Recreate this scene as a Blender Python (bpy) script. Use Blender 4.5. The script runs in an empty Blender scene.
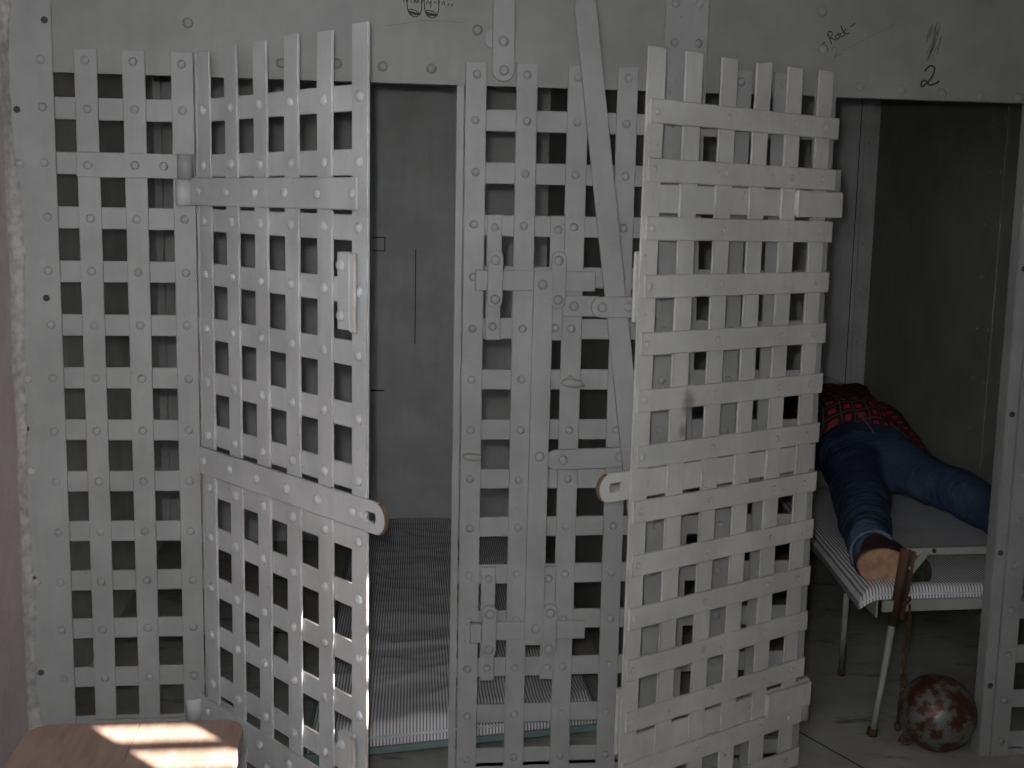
import bpy, bmesh, math, random
from mathutils import Vector, Matrix, noise
random.seed(7)
C = bpy.context.scene.collection
PI = math.pi

# ---------------------------------------------------------------- materials
def nodes_of(name):
    m = bpy.data.materials.new(name); m.use_nodes = True
    nt = m.node_tree
    return m, nt, nt.nodes['Principled BSDF'], nt.nodes, nt.links

def rgb(c): return (c[0], c[1], c[2], 1)

def mix(nt, fac, a, b, blend='MIX'):
    n = nt.nodes.new('ShaderNodeMix'); n.data_type = 'RGBA'; n.blend_type = blend
    for sock, v in ((n.inputs[0], fac), (n.inputs[6], a), (n.inputs[7], b)):
        if hasattr(v, 'links'): nt.links.new(v, sock)
        elif isinstance(v, (int, float)): sock.default_value = v
        else: sock.default_value = rgb(v)
    return n.outputs[2]

def mathn(nt, op, a, b=None, c=None):
    n = nt.nodes.new('ShaderNodeMath'); n.operation = op
    for i, v in enumerate((a, b, c)):
        if v is None: continue
        if hasattr(v, 'links'): nt.links.new(v, n.inputs[i])
        else: n.inputs[i].default_value = v
    return n.outputs[0]

def ramp(nt, fac, p0, p1):
    n = nt.nodes.new('ShaderNodeMapRange'); n.interpolation_type = 'SMOOTHSTEP'
    nt.links.new(fac, n.inputs[0]); n.inputs[1].default_value = p0; n.inputs[2].default_value = p1
    return n.outputs[0]

def noise_tex(nt, scale, detail=4, rough=.6, vec=None):
    n = nt.nodes.new('ShaderNodeTexNoise'); n.inputs['Scale'].default_value = scale
    n.inputs['Detail'].default_value = detail; n.inputs['Roughness'].default_value = rough
    if vec is not None: nt.links.new(vec, n.inputs['Vector'])
    return n.outputs['Fac']

def world_pos(nt):
    return nt.nodes.new('ShaderNodeNewGeometry').outputs['Position']

def scaled(nt, vec, s):
    n = nt.nodes.new('ShaderNodeVectorMath'); n.operation = 'MULTIPLY'
    nt.links.new(vec, n.inputs[0]); n.inputs[1].default_value = s
    return n.outputs[0]

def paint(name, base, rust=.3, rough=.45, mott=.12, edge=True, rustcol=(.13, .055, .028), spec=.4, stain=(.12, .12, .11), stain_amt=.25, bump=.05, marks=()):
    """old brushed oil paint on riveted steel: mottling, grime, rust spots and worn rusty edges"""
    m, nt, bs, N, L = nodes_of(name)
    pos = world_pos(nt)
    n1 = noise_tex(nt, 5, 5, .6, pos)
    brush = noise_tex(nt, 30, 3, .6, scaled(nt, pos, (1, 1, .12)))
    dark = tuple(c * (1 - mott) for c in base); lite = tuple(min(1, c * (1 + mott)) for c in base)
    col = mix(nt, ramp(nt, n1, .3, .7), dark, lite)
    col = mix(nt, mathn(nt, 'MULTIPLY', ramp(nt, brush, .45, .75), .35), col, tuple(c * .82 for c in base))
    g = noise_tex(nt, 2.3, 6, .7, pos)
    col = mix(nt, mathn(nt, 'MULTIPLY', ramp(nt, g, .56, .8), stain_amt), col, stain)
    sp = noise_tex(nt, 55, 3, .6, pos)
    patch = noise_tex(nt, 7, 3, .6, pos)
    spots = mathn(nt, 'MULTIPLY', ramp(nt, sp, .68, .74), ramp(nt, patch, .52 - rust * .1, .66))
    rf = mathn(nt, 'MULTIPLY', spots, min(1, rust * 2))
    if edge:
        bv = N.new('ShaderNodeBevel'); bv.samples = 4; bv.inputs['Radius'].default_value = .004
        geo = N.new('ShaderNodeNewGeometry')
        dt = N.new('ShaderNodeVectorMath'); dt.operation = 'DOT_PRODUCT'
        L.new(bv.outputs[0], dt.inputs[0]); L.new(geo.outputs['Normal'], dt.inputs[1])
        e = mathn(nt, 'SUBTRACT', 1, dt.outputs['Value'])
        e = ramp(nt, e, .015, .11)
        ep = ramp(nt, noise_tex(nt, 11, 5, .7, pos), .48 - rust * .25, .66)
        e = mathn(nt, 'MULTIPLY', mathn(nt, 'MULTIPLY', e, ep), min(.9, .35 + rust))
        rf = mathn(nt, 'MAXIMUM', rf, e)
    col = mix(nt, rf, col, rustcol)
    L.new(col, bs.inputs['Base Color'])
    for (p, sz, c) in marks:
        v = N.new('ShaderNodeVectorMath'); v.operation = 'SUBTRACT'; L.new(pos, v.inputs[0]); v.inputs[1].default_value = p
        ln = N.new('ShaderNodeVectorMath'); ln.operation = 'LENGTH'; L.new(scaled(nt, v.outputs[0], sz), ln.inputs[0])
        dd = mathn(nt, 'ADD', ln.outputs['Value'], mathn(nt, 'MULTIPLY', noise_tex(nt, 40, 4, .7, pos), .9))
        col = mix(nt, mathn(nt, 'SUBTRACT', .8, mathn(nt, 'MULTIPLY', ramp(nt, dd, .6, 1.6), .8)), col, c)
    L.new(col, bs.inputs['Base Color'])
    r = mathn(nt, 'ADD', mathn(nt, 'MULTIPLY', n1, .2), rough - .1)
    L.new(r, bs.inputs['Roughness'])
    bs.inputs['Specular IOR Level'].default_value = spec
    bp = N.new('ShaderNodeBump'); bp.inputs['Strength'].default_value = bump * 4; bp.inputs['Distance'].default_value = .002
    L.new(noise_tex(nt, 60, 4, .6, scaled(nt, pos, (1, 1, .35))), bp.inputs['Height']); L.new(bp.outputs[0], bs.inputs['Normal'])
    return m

M = {}
M['paint'] = paint('grey_cell_paint', (.31, .31, .306), .35)
M['door'] = paint('grey_door_paint', (.50, .505, .51), .45)
M['doorworn'] = paint('worn_warm_lit_door_paint', (.515, .51, .485), .6, stain=(.2, .16, .11), stain_amt=.35, marks=(((1.175, -.29, 1.045), (38, 38, 24), (.20, .16, .12)), ((1.165, -.29, .975), (45, 45, 40), (.22, .17, .12))))  # worn, stained paint; the warm cast of the light is mixed into its base
M['header'] = paint('grey_header_paint', (.25, .248, .24), .15, edge=False, stain=(.2, .19, .17))
M['cellwall'] = paint('dark_cell_wall_paint', (.53, .535, .53), .12, rough=.5, edge=False, stain=(.2, .2, .2), stain_amt=.55, spec=.35)
M['cellwall2'] = paint('darker_cell_wall_paint', (.25, .25, .23), .12, rough=.6, edge=False, stain=(.1, .1, .1), stain_amt=.4, spec=.2)  # darker grey for the partition and the right cell wall
M['sidewall'] = paint('brightened_cell_side_paint', (.80, .80, .79), .12, rough=.5, edge=False)  # cell wall paint lightened in colour to make up for grazing light
M['teal'] = paint('teal_bed_paint', (.17, .25, .24), .3)
M['cot'] = paint('pale_cot_paint', (.32, .33, .30), .8)
M['rust'] = paint('rusty_iron', (.105, .058, .04), .9, rough=.75, mott=.5, edge=False, rustcol=(.08, .035, .02), spec=.15)
M['rustlt'] = paint('rusty_leg_iron', (.135, .085, .062), .8, rough=.7, mott=.5, edge=False, spec=.2, stain=(.3, .3, .29), stain_amt=.9)

def floor_mat():
    m, nt, bs, N, L = nodes_of('stained_floor')
    pos = world_pos(nt)
    a = noise_tex(nt, 3, 6, .65, pos); b = noise_tex(nt, 9, 5, .7, scaled(nt, pos, (.5, 1.4, 1)))
    col = mix(nt, ramp(nt, a, .3, .7), (.28, .275, .245), (.43, .42, .385))
    col = mix(nt, mathn(nt, 'MULTIPLY', ramp(nt, b, .56, .7), .75), col, (.09, .08, .07))
    sp = noise_tex(nt, 40, 3, .6, pos)
    col = mix(nt, mathn(nt, 'MULTIPLY', ramp(nt, sp, .66, .72), .5), col, (.17, .10, .07))
    L.new(col, bs.inputs['Base Color']); bs.inputs['Roughness'].default_value = .65
    bs.inputs['Specular IOR Level'].default_value = .25
    return m
M['floor'] = floor_mat()

def plaster():
    m, nt, bs, N, L = nodes_of('pink_flaking_plaster')
    pos = world_pos(nt)
    a = noise_tex(nt, 6, 6, .7, pos); b = noise_tex(nt, 22, 5, .7, pos)
    col = mix(nt, ramp(nt, a, .35, .65), (.52, .43, .43), (.60, .53, .53))
    col = mix(nt, ramp(nt, b, .6, .72), col, (.52, .38, .37))
    L.new(col, bs.inputs['Base Color']); bs.inputs['Roughness'].default_value = .9
    bp = N.new('ShaderNodeBump'); bp.inputs['Strength'].default_value = .6; bp.inputs['Distance'].default_value = .01
    L.new(a, bp.inputs['Height']); L.new(bp.outputs[0], bs.inputs['Normal'])
    return m
M['plaster'] = plaster()

def simple(name, c, rough=.7, spec=.3, var=.15, sc=20, metal=0):
    m, nt, bs, N, L = nodes_of(name)
    a = noise_tex(nt, sc, 5, .6, world_pos(nt))
    L.new(mix(nt, ramp(nt, a, .3, .7), tuple(x * (1 - var) for x in c), tuple(min(1, x * (1 + var)) for x in c)), bs.inputs['Base Color'])
    bs.inputs['Roughness'].default_value = rough; bs.inputs['Specular IOR Level'].default_value = spec
    bs.inputs['Metallic'].default_value = metal
    return m
M['mortar'] = simple('pale_mortar', (.40, .38, .37), .9, .1, .25, 40)
M['bolt'] = simple('dark_bolt', (.045, .045, .05), .6, .3)
M['bone'] = simple('bare_grey_patch', (.36, .34, .31), .7, .2)
M['ink'] = simple('black_marker_ink', (.03, .03, .03), .7, .1)
M['ink_faint'] = simple('faded_marker_ink', (.16, .16, .155), .8, .1)
M['dark_line'] = simple('dark_seam', (.035, .035, .035), .8, .1)
M['skin'] = simple('skin', (.48, .30, .22), .6, .3, .05)
M['hair'] = simple('dark_brown_hair', (.03, .02, .015), .6, .3, .4, 90)
M['pillow'] = simple('pale_pillow_cloth', (.42, .44, .47), .9, .1, .1)
M['leather'] = simple('tan_leather_sole', (.42, .24, .15), .65, .25, .22, 30)
M['darkleather'] = simple('dark_brown_leather', (.045, .028, .02), .5, .35, .3)
M['rubber'] = simple('black_rubber_heel', (.03, .03, .028), .7, .25, .5, 40)

def ball_mat():
    m, nt, bs, N, L = nodes_of('rusty_iron_ball')
    pos = N.new('ShaderNodeTexCoord').outputs['Object']
    a = noise_tex(nt, 17, 6, .65, pos); b = noise_tex(nt, 40, 4, .6, pos)
    col = mix(nt, ramp(nt, a, .42, .54), (.17, .17, .155), (.075, .028, .016))
    col = mix(nt, mathn(nt, 'MULTIPLY', ramp(nt, b, .55, .7), .6), col, (.04, .03, .025))
    L.new(col, bs.inputs['Base Color']); bs.inputs['Metallic'].default_value = .35
    L.new(mathn(nt, 'ADD', mathn(nt, 'MULTIPLY', a, .3), .28), bs.inputs['Roughness'])
    bp = N.new('ShaderNodeBump'); bp.inputs['Strength'].default_value = .35; bp.inputs['Distance'].default_value = .003
    L.new(b, bp.inputs['Height']); L.new(bp.outputs[0], bs.inputs['Normal'])
    return m
M['ball'] = ball_mat()

def ticking():
    m, nt, bs, N, L = nodes_of('striped_mattress_ticking')
    pos = N.new('ShaderNodeTexCoord').outputs['UV']
    sx = N.new('ShaderNodeSeparateXYZ'); L.new(pos, sx.inputs[0])
    fr = mathn(nt, 'FRACT', mathn(nt, 'MULTIPLY', sx.outputs[0], 1 / .0092))
    s = mathn(nt, 'LESS_THAN', fr, .42)
    a = noise_tex(nt, 6, 5, .6, world_pos(nt))
    lite = mix(nt, ramp(nt, a, .35, .75), (.82, .80, .81), (.66, .645, .64))
    col = mix(nt, s, lite, (.24, .24, .26))
    L.new(col, bs.inputs['Base Color']); bs.inputs['Roughness'].default_value = .95
    bs.inputs['Specular IOR Level'].default_value = .1
    return m
M['ticking'] = ticking()

def denim():
    m, nt, bs, N, L = nodes_of('blue_denim')
    pos = N.new('ShaderNodeTexCoord').outputs['Object']
    a = noise_tex(nt, 7, 6, .6, pos); b = noise_tex(nt, 120, 2, .5, pos); w = noise_tex(nt, 14, 4, .6, scaled(nt, pos, (.6, 2.2, 1)))
    col = mix(nt, ramp(nt, a, .4, .75), (.05, .07, .12), (.09, .13, .21))
    col = mix(nt, mathn(nt, 'MULTIPLY', ramp(nt, w, .6, .75), .35), col, (.22, .25, .30))
    col = mix(nt, mathn(nt, 'MULTIPLY', b, .3), col, (.04, .055, .10))
    L.new(col, bs.inputs['Base Color']); bs.inputs['Roughness'].default_value = .95
    bs.inputs['Specular IOR Level'].default_value = .1
    bp = N.new('ShaderNodeBump'); bp.inputs['Strength'].default_value = .9; bp.inputs['Distance'].default_value = .02
    L.new(w, bp.inputs['Height']); L.new(bp.outputs[0], bs.inputs['Normal'])
    return m
M['denim'] = denim()
M['denimlt'] = simple('turned_up_denim_hem', (.11, .14, .19), .95, .1, .3, 30)
M['thread'] = simple('pale_seam_thread', (.28, .24, .17), .9, .1)

def plaid():
    m, nt, bs, N, L = nodes_of('red_black_plaid')
    pos = N.new('ShaderNodeTexCoord').outputs['Object']
    rot = N.new('ShaderNodeVectorRotate'); rot.rotation_type = 'Z_AXIS'; rot.inputs['Angle'].default_value = -.2
    L.new(pos, rot.inputs['Vector'])
    sx = N.new('ShaderNodeSeparateXYZ'); L.new(rot.outputs[0], sx.inputs[0])
    wob = mathn(nt, 'MULTIPLY', noise_tex(nt, 5, 3, .5, pos), .07)
    P = .052
    fs = []
    yz = mathn(nt, 'ADD', sx.outputs[1], mathn(nt, 'MULTIPLY', sx.outputs[2], .9))
    for c in (sx.outputs[0], yz):
        fs.append(mathn(nt, 'FRACT', mathn(nt, 'MULTIPLY', mathn(nt, 'ADD', c, wob), 1 / P)))
    bx, by = [mathn(nt, 'LESS_THAN', f, .45) for f in fs]
    s = mathn(nt, 'MULTIPLY', mathn(nt, 'ADD', bx, by), .5)
    col = mix(nt, ramp(nt, s, .5, 1.0), (.035, .028, .03), (.38, .05, .07))
    mid = mathn(nt, 'COMPARE', s, .5, .1)
    col = mix(nt, mathn(nt, 'MULTIPLY', mid, .5), col, (.12, .01, .018))
    lx = mathn(nt, 'COMPARE', fs[0], .75, .045); ly = mathn(nt, 'COMPARE', fs[1], .75, .045)
    col = mix(nt, mathn(nt, 'MULTIPLY', mathn(nt, 'MAXIMUM', lx, ly), .22), col, (.36, .33, .29))
    L.new(col, bs.inputs['Base Color']); bs.inputs['Roughness'].default_value = .95
    bs.inputs['Specular IOR Level'].default_value = .1
    return m
M['plaid'] = plaid()

def wood():
    m, nt, bs, N, L = nodes_of('worn_brown_wood')
    pos = world_pos(nt)
    a = noise_tex(nt, 6, 6, .65, scaled(nt, pos, (6, .8, 3))); b = noise_tex(nt, 4, 5, .7, pos)
    col = mix(nt, ramp(nt, a, .35, .65), (.25, .165, .13), (.34, .235, .19))
    col = mix(nt, mathn(nt, 'MULTIPLY', ramp(nt, b, .5, .75), .4), col, (.17, .095, .07))
    L.new(col, bs.inputs['Base Color']); bs.inputs['Roughness'].default_value = .42
    bs.inputs['Specular IOR Level'].default_value = .4
    return m
M['wood'] = wood()

# ---------------------------------------------------------------- helpers
def link(name, me, m=None, parent=None, loc=(0, 0, 0), rot=(0, 0, 0), smooth=False):
    o = bpy.data.objects.new(name, me); C.objects.link(o)
    if m is not None and me is not None and not me.materials: me.materials.append(m)
    o.parent = parent; o.location = loc; o.rotation_euler = rot
    if smooth:
        for p in me.polygons: p.use_smooth = True
    return o

def tag(o, label=None, cat=None, group=None, kind=None):
    if label: o['label'] = label
    if cat: o['category'] = cat
    if group: o['group'] = group
    if kind: o['kind'] = kind
    return o

def thing(name, label, cat, loc=(0, 0, 0), rot=(0, 0, 0), group=None):
    return tag(link(name, None, None, None, loc, rot), label, cat, group)

def box_me(name, x0, x1, y0, y1, z0, z1, bev=.0012):
    bm = bmesh.new()
    bmesh.ops.create_cube(bm, size=1)
    for v in bm.verts:
        v.co = Vector(((x0 + x1) / 2 + v.co.x * (x1 - x0), (y0 + y1) / 2 + v.co.y * (y1 - y0), (z0 + z1) / 2 + v.co.z * (z1 - z0)))
    if bev: bmesh.ops.bevel(bm, geom=list(bm.edges), offset=bev, segments=1, affect='EDGES')
    me = bpy.data.meshes.new(name); bm.to_mesh(me); bm.free()
    return me

def box(name, x0, x1, y0, y1, z0, z1, m, parent=None, bev=.0012):
    return link(name, box_me(name, x0, x1, y0, y1, z0, z1, bev), m, parent)

def strap_me(name, pts, w, t, horizontal=False):
    """a flat bar through pts; the width lies in the wall plane, the thickness goes along +y"""
    bm = bmesh.new(); rings = []
    for i, p in enumerate(pts):
        p = Vector(p)
        a = Vector(pts[max(0, i - 1)]); b = Vector(pts[min(len(pts) - 1, i + 1)])
        d = (b - a).normalized(); s = d.cross(Vector((0, 1, 0))).normalized() * (w / 2)
        n = s.cross(d).normalized()
        if n.y < 0: n = -n
        c = .0012
        q = [p - s + n * c, p - s * (1 - 2 * c / w) , p + s * (1 - 2 * c / w), p + s + n * c, p + s + n * (t - c), p + s * (1 - 2 * c / w) + n * t, p - s * (1 - 2 * c / w) + n * t, p - s + n * (t - c)]
        rings.append([bm.verts.new(v) for v in q])
    for r0, r1 in zip(rings, rings[1:]):
        for k in range(8): bm.faces.new((r0[k], r0[(k + 1) % 8], r1[(k + 1) % 8], r1[k]))
    bm.faces.new(rings[0]); bm.faces.new(rings[-1][::-1])
    bmesh.ops.recalc_face_normals(bm, faces=bm.faces)
    me = bpy.data.meshes.new(name); bm.to_mesh(me); bm.free()
    return me

def poly_me(name, loops, t, y=0, bev=.001):
    """outline(s) in the x-z plane (first the outline, then holes) extruded from y to y+t"""
    cu = bpy.data.curves.new(name, 'CURVE'); cu.dimensions = '2D'; cu.fill_mode = 'BOTH'
    for lp in loops:
        s = cu.splines.new('POLY'); s.points.add(len(lp) - 1); s.use_cyclic_u = True
        for i, (a, b) in enumerate(lp): s.points[i].co = (a, b, 0, 1)
    cu.extrude = t / 2 - bev; cu.bevel_depth = bev; cu.bevel_resolution = 0; cu.offset = -bev
    o = bpy.data.objects.new('tmp', cu); C.objects.link(o)
    dg = bpy.context.evaluated_depsgraph_get()
    me = bpy.data.meshes.new_from_object(o.evaluated_get(dg)); me.name = name
    bpy.data.objects.remove(o); bpy.data.curves.remove(cu)
    me.transform(Matrix.Translation((0, y + t / 2, 0)) @ Matrix.Rotation(PI / 2, 4, 'X'))
    me.materials.clear()
    return me

def capsule(x0, z0, x1, z1, w, round0=True, round1=True, n=8):
    a = Vector((x0, z0)); b = Vector((x1, z1)); d = (b - a).normalized(); s = Vector((-d.y, d.x)); r = w / 2; out = []
    if round0:
        c = a + d * r
        for k in range(n + 1):
            t = PI / 2 + PI * k / n; out.append(tuple(c + d * math.cos(t) * r + s * math.sin(t) * r))
    else: out += [tuple(a + s * r), tuple(a - s * r)]
    if round1:
        c = b - d * r
        for k in range(n + 1):
            t = -PI / 2 + PI * k / n; out.append(tuple(c + d * math.cos(t) * r + s * math.sin(t) * r))
    else: out += [tuple(b - s * r), tuple(b + s * r)]
    return out

def rivet_me(name, r, h):
    bm = bmesh.new(); n = 12; rings = []
    for (q, y) in ((1, .0005), (1, -.0006), (.93, -h * .45), (.72, -h * .8), (.4, -h * .97)):
        rings.append([bm.verts.new((r * q * math.cos(2 * PI * k / n), y, r * q * math.sin(2 * PI * k / n))) for k in range(n)])
    for a, b in zip(rings, rings[1:]):
        for k in range(n): bm.faces.new((a[k], a[(k + 1) % n], b[(k + 1) % n], b[k]))
    t = bm.verts.new((0, -h, 0))
    for k in range(n): bm.faces.new((rings[-1][k], rings[-1][(k + 1) % n], t))
    bm.faces.new(rings[0][::-1])
    bmesh.ops.recalc_face_normals(bm, faces=bm.faces)
    me = bpy.data.meshes.new(name)
    for f in bm.faces: f.smooth = len(f.verts) < 12
    bm.to_mesh(me); bm.free(); return me
RV = {k: rivet_me('rivet', r, h) for k, (r, h) in {'n': (.0105, .0055), 'd': (.0115, .0085), 'b': (.0125, .006), 's': (.008, .003)}.items()}
RVM = {}
def rivet(x, y, z, parent, size='n', m='paint', flip=False, name='rivet'):
    key = (size, m)
    if key not in RVM:
        RVM[key] = RV[size].copy(); RVM[key].materials.append(M[m])
    j = lambda: random.uniform(-.0015, .0015)
    return link(name, RVM[key], None, parent, (x + j(), y, z + j()), (random.uniform(-.08, .08), random.uniform(0, 6), PI if flip else random.uniform(-.08, .08)))

def tube_me(name, pts, radii, n=10, closed=False):
    bm = bmesh.new(); rings = []; K = len(pts)
    if not hasattr(radii, '__len__'): radii = [radii] * K
    prev = None
    for i, p in enumerate(pts):
        p = Vector(p)
        if closed: a, b = Vector(pts[i - 1]), Vector(pts[(i + 1) % K])
        else: a, b = Vector(pts[max(0, i - 1)]), Vector(pts[min(K - 1, i + 1)])
        d = (b - a).normalized()
        if prev is None: u = d.orthogonal().normalized()
        else: u = (prev - d * prev.dot(d)).normalized()
        prev = u; v = d.cross(u)
        rings.append([bm.verts.new(p + (u * math.cos(2 * PI * k / n) + v * math.sin(2 * PI * k / n)) * radii[i]) for k in range(n)])
    pr = list(zip(rings, rings[1:])) + ([(rings[-1], rings[0])] if closed else [])
    for a, b in pr:
        for k in range(n):
            f = bm.faces.new((a[k], a[(k + 1) % n], b[(k + 1) % n], b[k])); f.smooth = True
    if not closed:
        bm.faces.new(rings[0][::-1]); bm.faces.new(rings[-1])
    bmesh.ops.recalc_face_normals(bm, faces=bm.faces)
    me = bpy.data.meshes.new(name); bm.to_mesh(me); bm.free(); return me

def loft_me(name, rings, cap=True):
    bm = bmesh.new(); R = [[bm.verts.new(p) for p in r] for r in rings]; n = len(R[0])
    for a, b in zip(R, R[1:]):
        for k in range(n):
            f = bm.faces.new((a[k], a[(k + 1) % n], b[(k + 1) % n], b[k])); f.smooth = True
    if cap: bm.faces.new(R[0][::-1]); bm.faces.new(R[-1])
    bmesh.ops.recalc_face_normals(bm, faces=bm.faces)
    me = bpy.data.meshes.new(name); bm.to_mesh(me); bm.free(); return me

def skin_obj(name, verts, edges, radii, m, parent, sub=2, root=0):
    me = bpy.data.meshes.new(name); me.from_pydata(verts, edges, [])
    o = link(name, me, None, parent)
    sk = o.modifiers.new('Skin', 'SKIN'); sk.use_smooth_shade = True
    sv = me.skin_vertices[0].data if me.skin_vertices else None
    if sv is None:
        bm = bmesh.new(); bm.from_mesh(me); bm.verts.layers.skin.verify(); bm.to_mesh(me); bm.free(); sv = me.skin_vertices[0].data
    for i, r in enumerate(radii):
        sv[i].radius = r if hasattr(r, '__len__') else (r, r)
        sv[i].use_root = (i == root)
    s = o.modifiers.new('Sub', 'SUBSURF'); s.levels = sub; s.render_levels = sub
    me.materials.append(m)
    return o

# ---------------------------------------------------------------- rows and columns of the lattice
ROW = [z + 1.564 for z in (.2347, .126, 0, -.1275, -.2541, -.3827, -.5111, -.6396, -.7675, -.8935, -1.0191, -1.1426, -1.27, -1.3987, -1.5201)]
SW = .052; TV = .007; TH = .006
HB = 1.771                                     # underside of the header plate
RX0, RX1 = -.40, 4.0                           # room
CX0, CX1, CY1 = -.45, 2.68, 2.25               # cells
CEIL = 2.95

# ---------------------------------------------------------------- the setting
tag(box('floor', RX0 - .1, RX1 + .1, -4.1, CY1 + .1, -.1, 0, M['floor'], None, 0), kind='structure')
tag(box('ceiling', RX0 - .1, RX1 + .1, -4.1, CY1 + .1, CEIL, CEIL + .1, simple('grey_ceiling', (.4, .4, .39)), None, 0), kind='structure')
wl = tag(box('wall_left', RX0 - .1, RX0, -4.1, .014, 0, CEIL, M['plaster'], None, 0), kind='structure')
tag(box('wall_right', RX1, RX1 + .1, -4.1, .014, 0, CEIL, M['plaster'], None, 0), kind='structure')
wr = tag(box('wall_rear', CX0 - .05, RX1 + .1, CY1, CY1 + .05, 0, CEIL, M['cellwall'], None, 0), kind='structure')
tag(box('wall_cell_left', CX0 - .05, CX0, .014, CY1, 0, CEIL, M['sidewall'], None, 0), kind='structure')
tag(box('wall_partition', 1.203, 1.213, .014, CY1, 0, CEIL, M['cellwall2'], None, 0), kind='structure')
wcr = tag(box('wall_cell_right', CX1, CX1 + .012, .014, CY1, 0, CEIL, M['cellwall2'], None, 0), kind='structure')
box('wall_lining', 1.213, CX1, CY1 - .004, CY1, 0, CEIL, M['cellwall'], wr, 0)

# rough mortar along the corner of the left wall
bm = bmesh.new(); cols = []
for i in range(161):
    z = i / 160 * CEIL
    w = .012 + .028 * max(0, noise.noise(Vector((z * 3.1, 1.7, 0))) + .45) + .008 * noise.noise(Vector((z * 17, 4, 0)))
    d = .02 + .02 * noise.noise(Vector((z * 5, 9, 0))) + .006 * noise.noise(Vector((z * 31, 2, 0)))
    cols.append([bm.verts.new(p) for p in ((RX0 - .002, -abs(d) - .012, z), (RX0 + .006, -abs(d) * .6, z), (RX0 + w * .6, -.006 - .004 * random.random(), z), (RX0 + w, -.0005, z), (RX0 + w, .004, z), (RX0 - .002, .004, z))])
for a, b in zip(cols, cols[1:]):
    for k in range(5):
        f = bm.faces.new((a[k], a[k + 1], b[k + 1], b[k])); f.smooth = True
bmesh.ops.recalc_face_normals(bm, faces=bm.faces)
me = bpy.data.meshes.new('mortar_joint'); bm.to_mesh(me); bm.free()
link('mortar_joint', me, M['mortar'], wl)

# wall behind the camera with two barred windows high up
BY = -4.0
W1 = (2.70, 2.93, 2.12, 2.322); W2 = (3.300, 3.350, 2.287, 2.64)
bm = bmesh.new()
def addb(bm, x0, x1, y0, y1, z0, z1):
    r = bmesh.ops.create_cube(bm, size=1)
    for v in r['verts']: v.co = Vector(((x0 + x1) / 2 + v.co.x * (x1 - x0), (y0 + y1) / 2 + v.co.y * (y1 - y0), (z0 + z1) / 2 + v.co.z * (z1 - z0)))
for (a, b, z0, z1) in ((RX0, W1[0], 0, CEIL), (W1[0], W1[1], 0, W1[2]), (W1[0], W1[1], W1[3], CEIL), (W1[1], W2[0], 0, CEIL), (W2[0], W2[1], 0, W2[2]), (W2[0], W2[1], W2[3], CEIL), (W2[1], RX1, 0, CEIL)):
    addb(bm, a, b, BY - .05, BY, z0, z1)
me = bpy.data.meshes.new('wall_back'); bm.to_mesh(me); bm.free()
tag(link('wall_back', me, M['plaster']), kind='structure')
for n, (a, b, z0, z1) in enumerate((W1, W2), 1):
    w = tag(box('window_%d' % n, a - .03, b + .03, BY, BY + .015, z0 - .05, z0 - .005, M['paint']), kind='structure')
    for z, r in (((2.257, .013), (2.19, .013)), ((2.515, .011), (2.464, .006), (2.39, .013)))[n - 1]:
        link('window_bar', tube_me('window_bar', [(a - .03, BY - .02, z), (b + .03, BY - .02, z)], r), M['bolt'], w)

# header plate of the cell front, runs over both cells
wf = tag(box('wall_front', RX0, RX1, TV, TV + .006, HB, CEIL, M['header'], None, 0), kind='structure')
for (x, z) in ((.014, 1.894), (.229, 1.808), (.358, 1.811), (.469, 1.809), (.586, 1.808), (.693, 1.9), (1.552, 1.977), (1.558, 1.886), (1.659, 1.797), (1.77, 1.793), (1.876, 1.789), (1.98, 1.785), (2.083, 1.782), (2.19, 1.78), (2.3, 1.78)):
    rivet(x, TV, z, wf, 'b', 'header')
# angle along the underside edge of the header, over the door openings
box('edge_strip', .045, .663, TV + .006, TV + .032, HB, HB + .004, M['paint'], wf, 0)
box('edge_strip', 1.6, 2.12, TV + .006, TV + .032, HB, HB + .004, M['paint'], wf, 0)

def stroke(pts, w, m, name='pen_writing', parent=None, y=TV - .0004):
    """a pen line drawn on the header, as a thin ribbon of ink"""
    P = [Vector(p) for p in pts]; Q = []
    for i in range(len(P) - 1):
        p0, p1, p2, p3 = P[max(0, i - 1)], P[i], P[i + 1], P[min(len(P) - 1, i + 2)]
        for k in range(5):
            t = k / 5
            Q.append(.5 * ((2 * p1) + (p2 - p0) * t + (2 * p0 - 5 * p1 + 4 * p2 - p3) * t * t + (3 * p1 - p0 - 3 * p2 + p3) * t ** 3))
    Q.append(P[-1])
    bm = bmesh.new(); prev = None
    for i, q in enumerate(Q):
        d = (Q[min(len(Q) - 1, i + 1)] - Q[max(0, i - 1)]); d = d.normalized() if d.length else Vector((1, 0))
        s = Vector((-d.y, d.x)) * w / 2
        cur = [bm.verts.new((q.x + s.x, y, q.y + s.y)), bm.verts.new((q.x - s.x, y, q.y - s.y))]
        if prev: bm.faces.new((prev[0], prev[1], cur[1], cur[0]))
        prev = cur
    me = bpy.data.meshes.new(name); bm.to_mesh(me); bm.free()
    return me

def writing(name, strokes, m, y=TV - .0004):
    bm = bmesh.new()
    for pts, w in strokes:
        me = stroke(pts, w, None, y=y); bm.from_mesh(me)
    me = bpy.data.meshes.new(name); bm.to_mesh(me); bm.free()
    return link(name, me, M[m], wf)

def frame_pts(o, ux, pts, s):          # small local drawing frame: origin, direction, scale
    ux = Vector(ux).normalized(); uy = Vector((-ux.y, ux.x)); o = Vector(o)
    return [tuple(o + ux * a * s + uy * b * s) for a, b in pts]

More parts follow.
